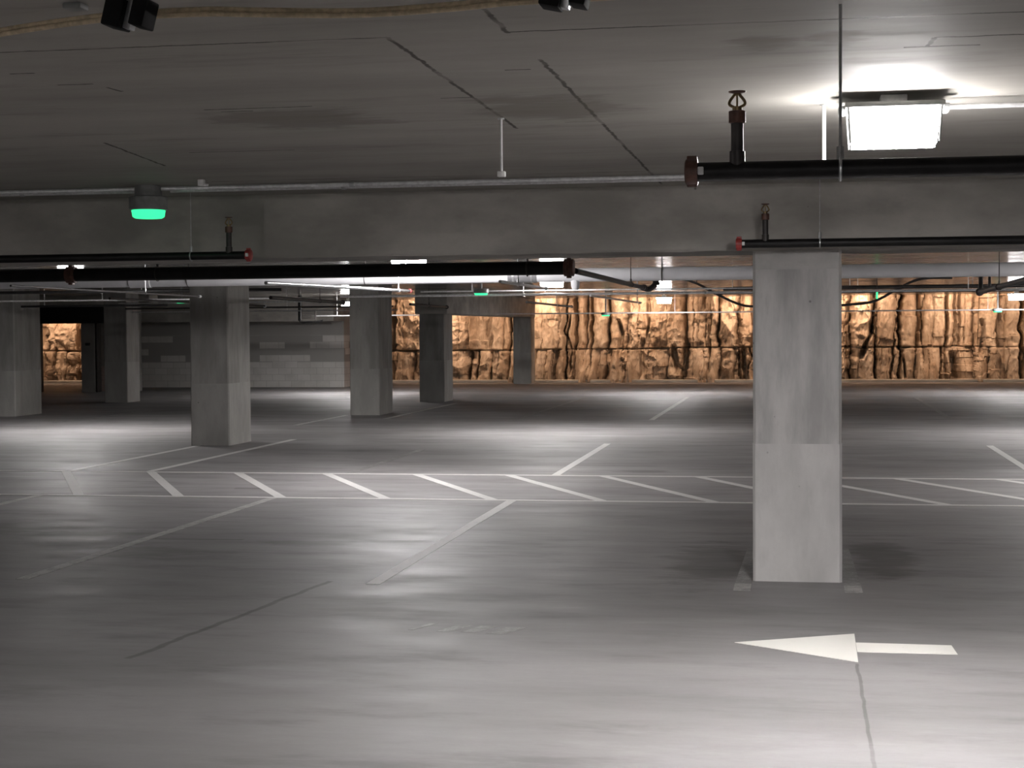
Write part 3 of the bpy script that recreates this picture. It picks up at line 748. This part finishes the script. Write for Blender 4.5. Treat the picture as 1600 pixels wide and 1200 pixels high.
# tan cable with twin black spotlights along the near ceiling
ca = empty('tan_cable', (-1.9, 4.9, 2.69), 'twin tan cable sagging along the near ceiling, carrying black spotlights', 'cable')
path = smooth_path([(-3.4, 5.25, 2.68), (-2.9, 4.98, 2.685), (-2.45, 4.76, 2.69), (-2.13, 4.63, 2.69), (-1.94, 4.585, 2.69), (-1.71, 4.58, 2.69), (-1.57, 4.62, 2.69), (-1.28, 4.69, 2.69), (-1.0, 4.66, 2.69), (-.81, 4.62, 2.692), (-.52, 4.60, 2.692), (-.2, 4.56, 2.692)], 8)
for k in (-1, 1):
    obj('strand', T([p+Vector((0, .004*k, .0075*k-.006)) for p in path], .0078, 10), M['tan'], ca)
def spot(x, y, z, a, label):
    e = empty('twin_spotlight', (x, y, z), label, 'spotlight')
    R = Matrix.Rotation(a, 4, 'Y')
    def put(name, bm, mat):
        bmesh.ops.transform(bm, matrix=Matrix.Translation((x, y, z)) @ R, verts=bm.verts); obj(name, bm, mat, e)
    put('lamp_head', B(-.064, -.006, -.045, .045, -.05, .035, bev=.005), M['blackp'])
    put('lamp_head', B(.018, .064, -.045, .045, -.032, .05, bev=.005), M['blackp'])
    put('clamp', B(-.006, .018, -.02, .02, -.045, .05, bev=.003), M['steel'])
    put('yoke', T([(-.04, 0, 0), (.04, 0, 0.005)], .012, 10), M['blackp'])
spot(-1.92, 4.52, 2.675, .25, 'black twin spotlight on the tan cable at the upper left')
spot(-.635, 4.50, 2.678, .22, 'black twin spotlight half cut off by the top edge at centre')

# ------------------------------------------------------------------ far left: roller door
e = empty('roller_door', (-19.9, 44, 0), 'black roller door box over the opening that shows rock at the far left', 'door')
obj('hood', B(-21.88, -19.6, 44.0, 44.55, 2.02, 2.60, bev=.02), M['shutter'], e)
obj('hood_lip', B(-21.88, -19.6, 43.96, 43.995, 2.0, 2.08, bev=.005), M['shutter'], e)
obj('guide_rail', B(-20.18, -20.12, 44.62, 44.9, 0, 2.015, bev=.005), M['dark'], e)
obj('guide_rail', B(-22.0, -21.93, 44.62, 44.9, 0, 2.015, bev=.005), M['dark'], e)
e = empty('sign_plate', (-20.4, 44.595, 1.4), 'tiny dark plate on the grey panel beside the roller door opening', 'plate')
obj('plate', B(-20.46, -20.31, 44.575, 44.6, 1.36, 1.44, bev=.003), M['dark'], e)
e = empty('leaning_board', (-20.3, 45.4, 0), 'pinkish board standing against the wall between roller door and far left column', 'board')
obj('board', B(-20.5, -20.1, 45.4, 45.48, 0, .74, bev=.006), M['pink'], e)

# ------------------------------------------------------------------ warm light bars in the slot over the rock
for i, x in enumerate(np.arange(-25.5, 11, 3.4)):
    e = empty('ceiling_light_bar', (x, 52.06, 3.05), 'warm light bar in the ceiling slot above the rock face', 'light bar', 'warm light bars over the rock face')
    obj('bar_housing', B(x-.5, x+.5, 52.0, 52.06, 2.99, 3.13, bev=.004), M['steel'], e)
    obj('bar_diffuser', B(x-.47, x+.47, 52.0605, 52.10, 3.0, 3.12), M['warm'], e)

# ------------------------------------------------------------------ camera
f, psi, th, rho = 2550., 0.17481, 0.033635, 0.0071
d = Vector((-math.sin(psi)*math.cos(th), math.cos(psi)*math.cos(th), -math.sin(th)))
r0 = Vector((math.cos(psi), math.sin(psi), 0)); u0 = r0.cross(d)
r = r0*math.cos(rho)-u0*math.sin(rho); u = u0*math.cos(rho)+r0*math.sin(rho)
cd = bpy.data.cameras.new('camera'); cam = bpy.data.objects.new('camera', cd); COL.objects.link(cam)
cd.sensor_fit = 'HORIZONTAL'; cd.sensor_width = 36; cd.lens = f/1600*36; cd.clip_start = .05; cd.clip_end = 200
m = Matrix.Identity(4)
for i in range(3): m[i][0], m[i][1], m[i][2] = r[i], u[i], -d[i]
m.translation = Vector((0, 0, 1.75)); cam.matrix_world = m
S.camera = cam
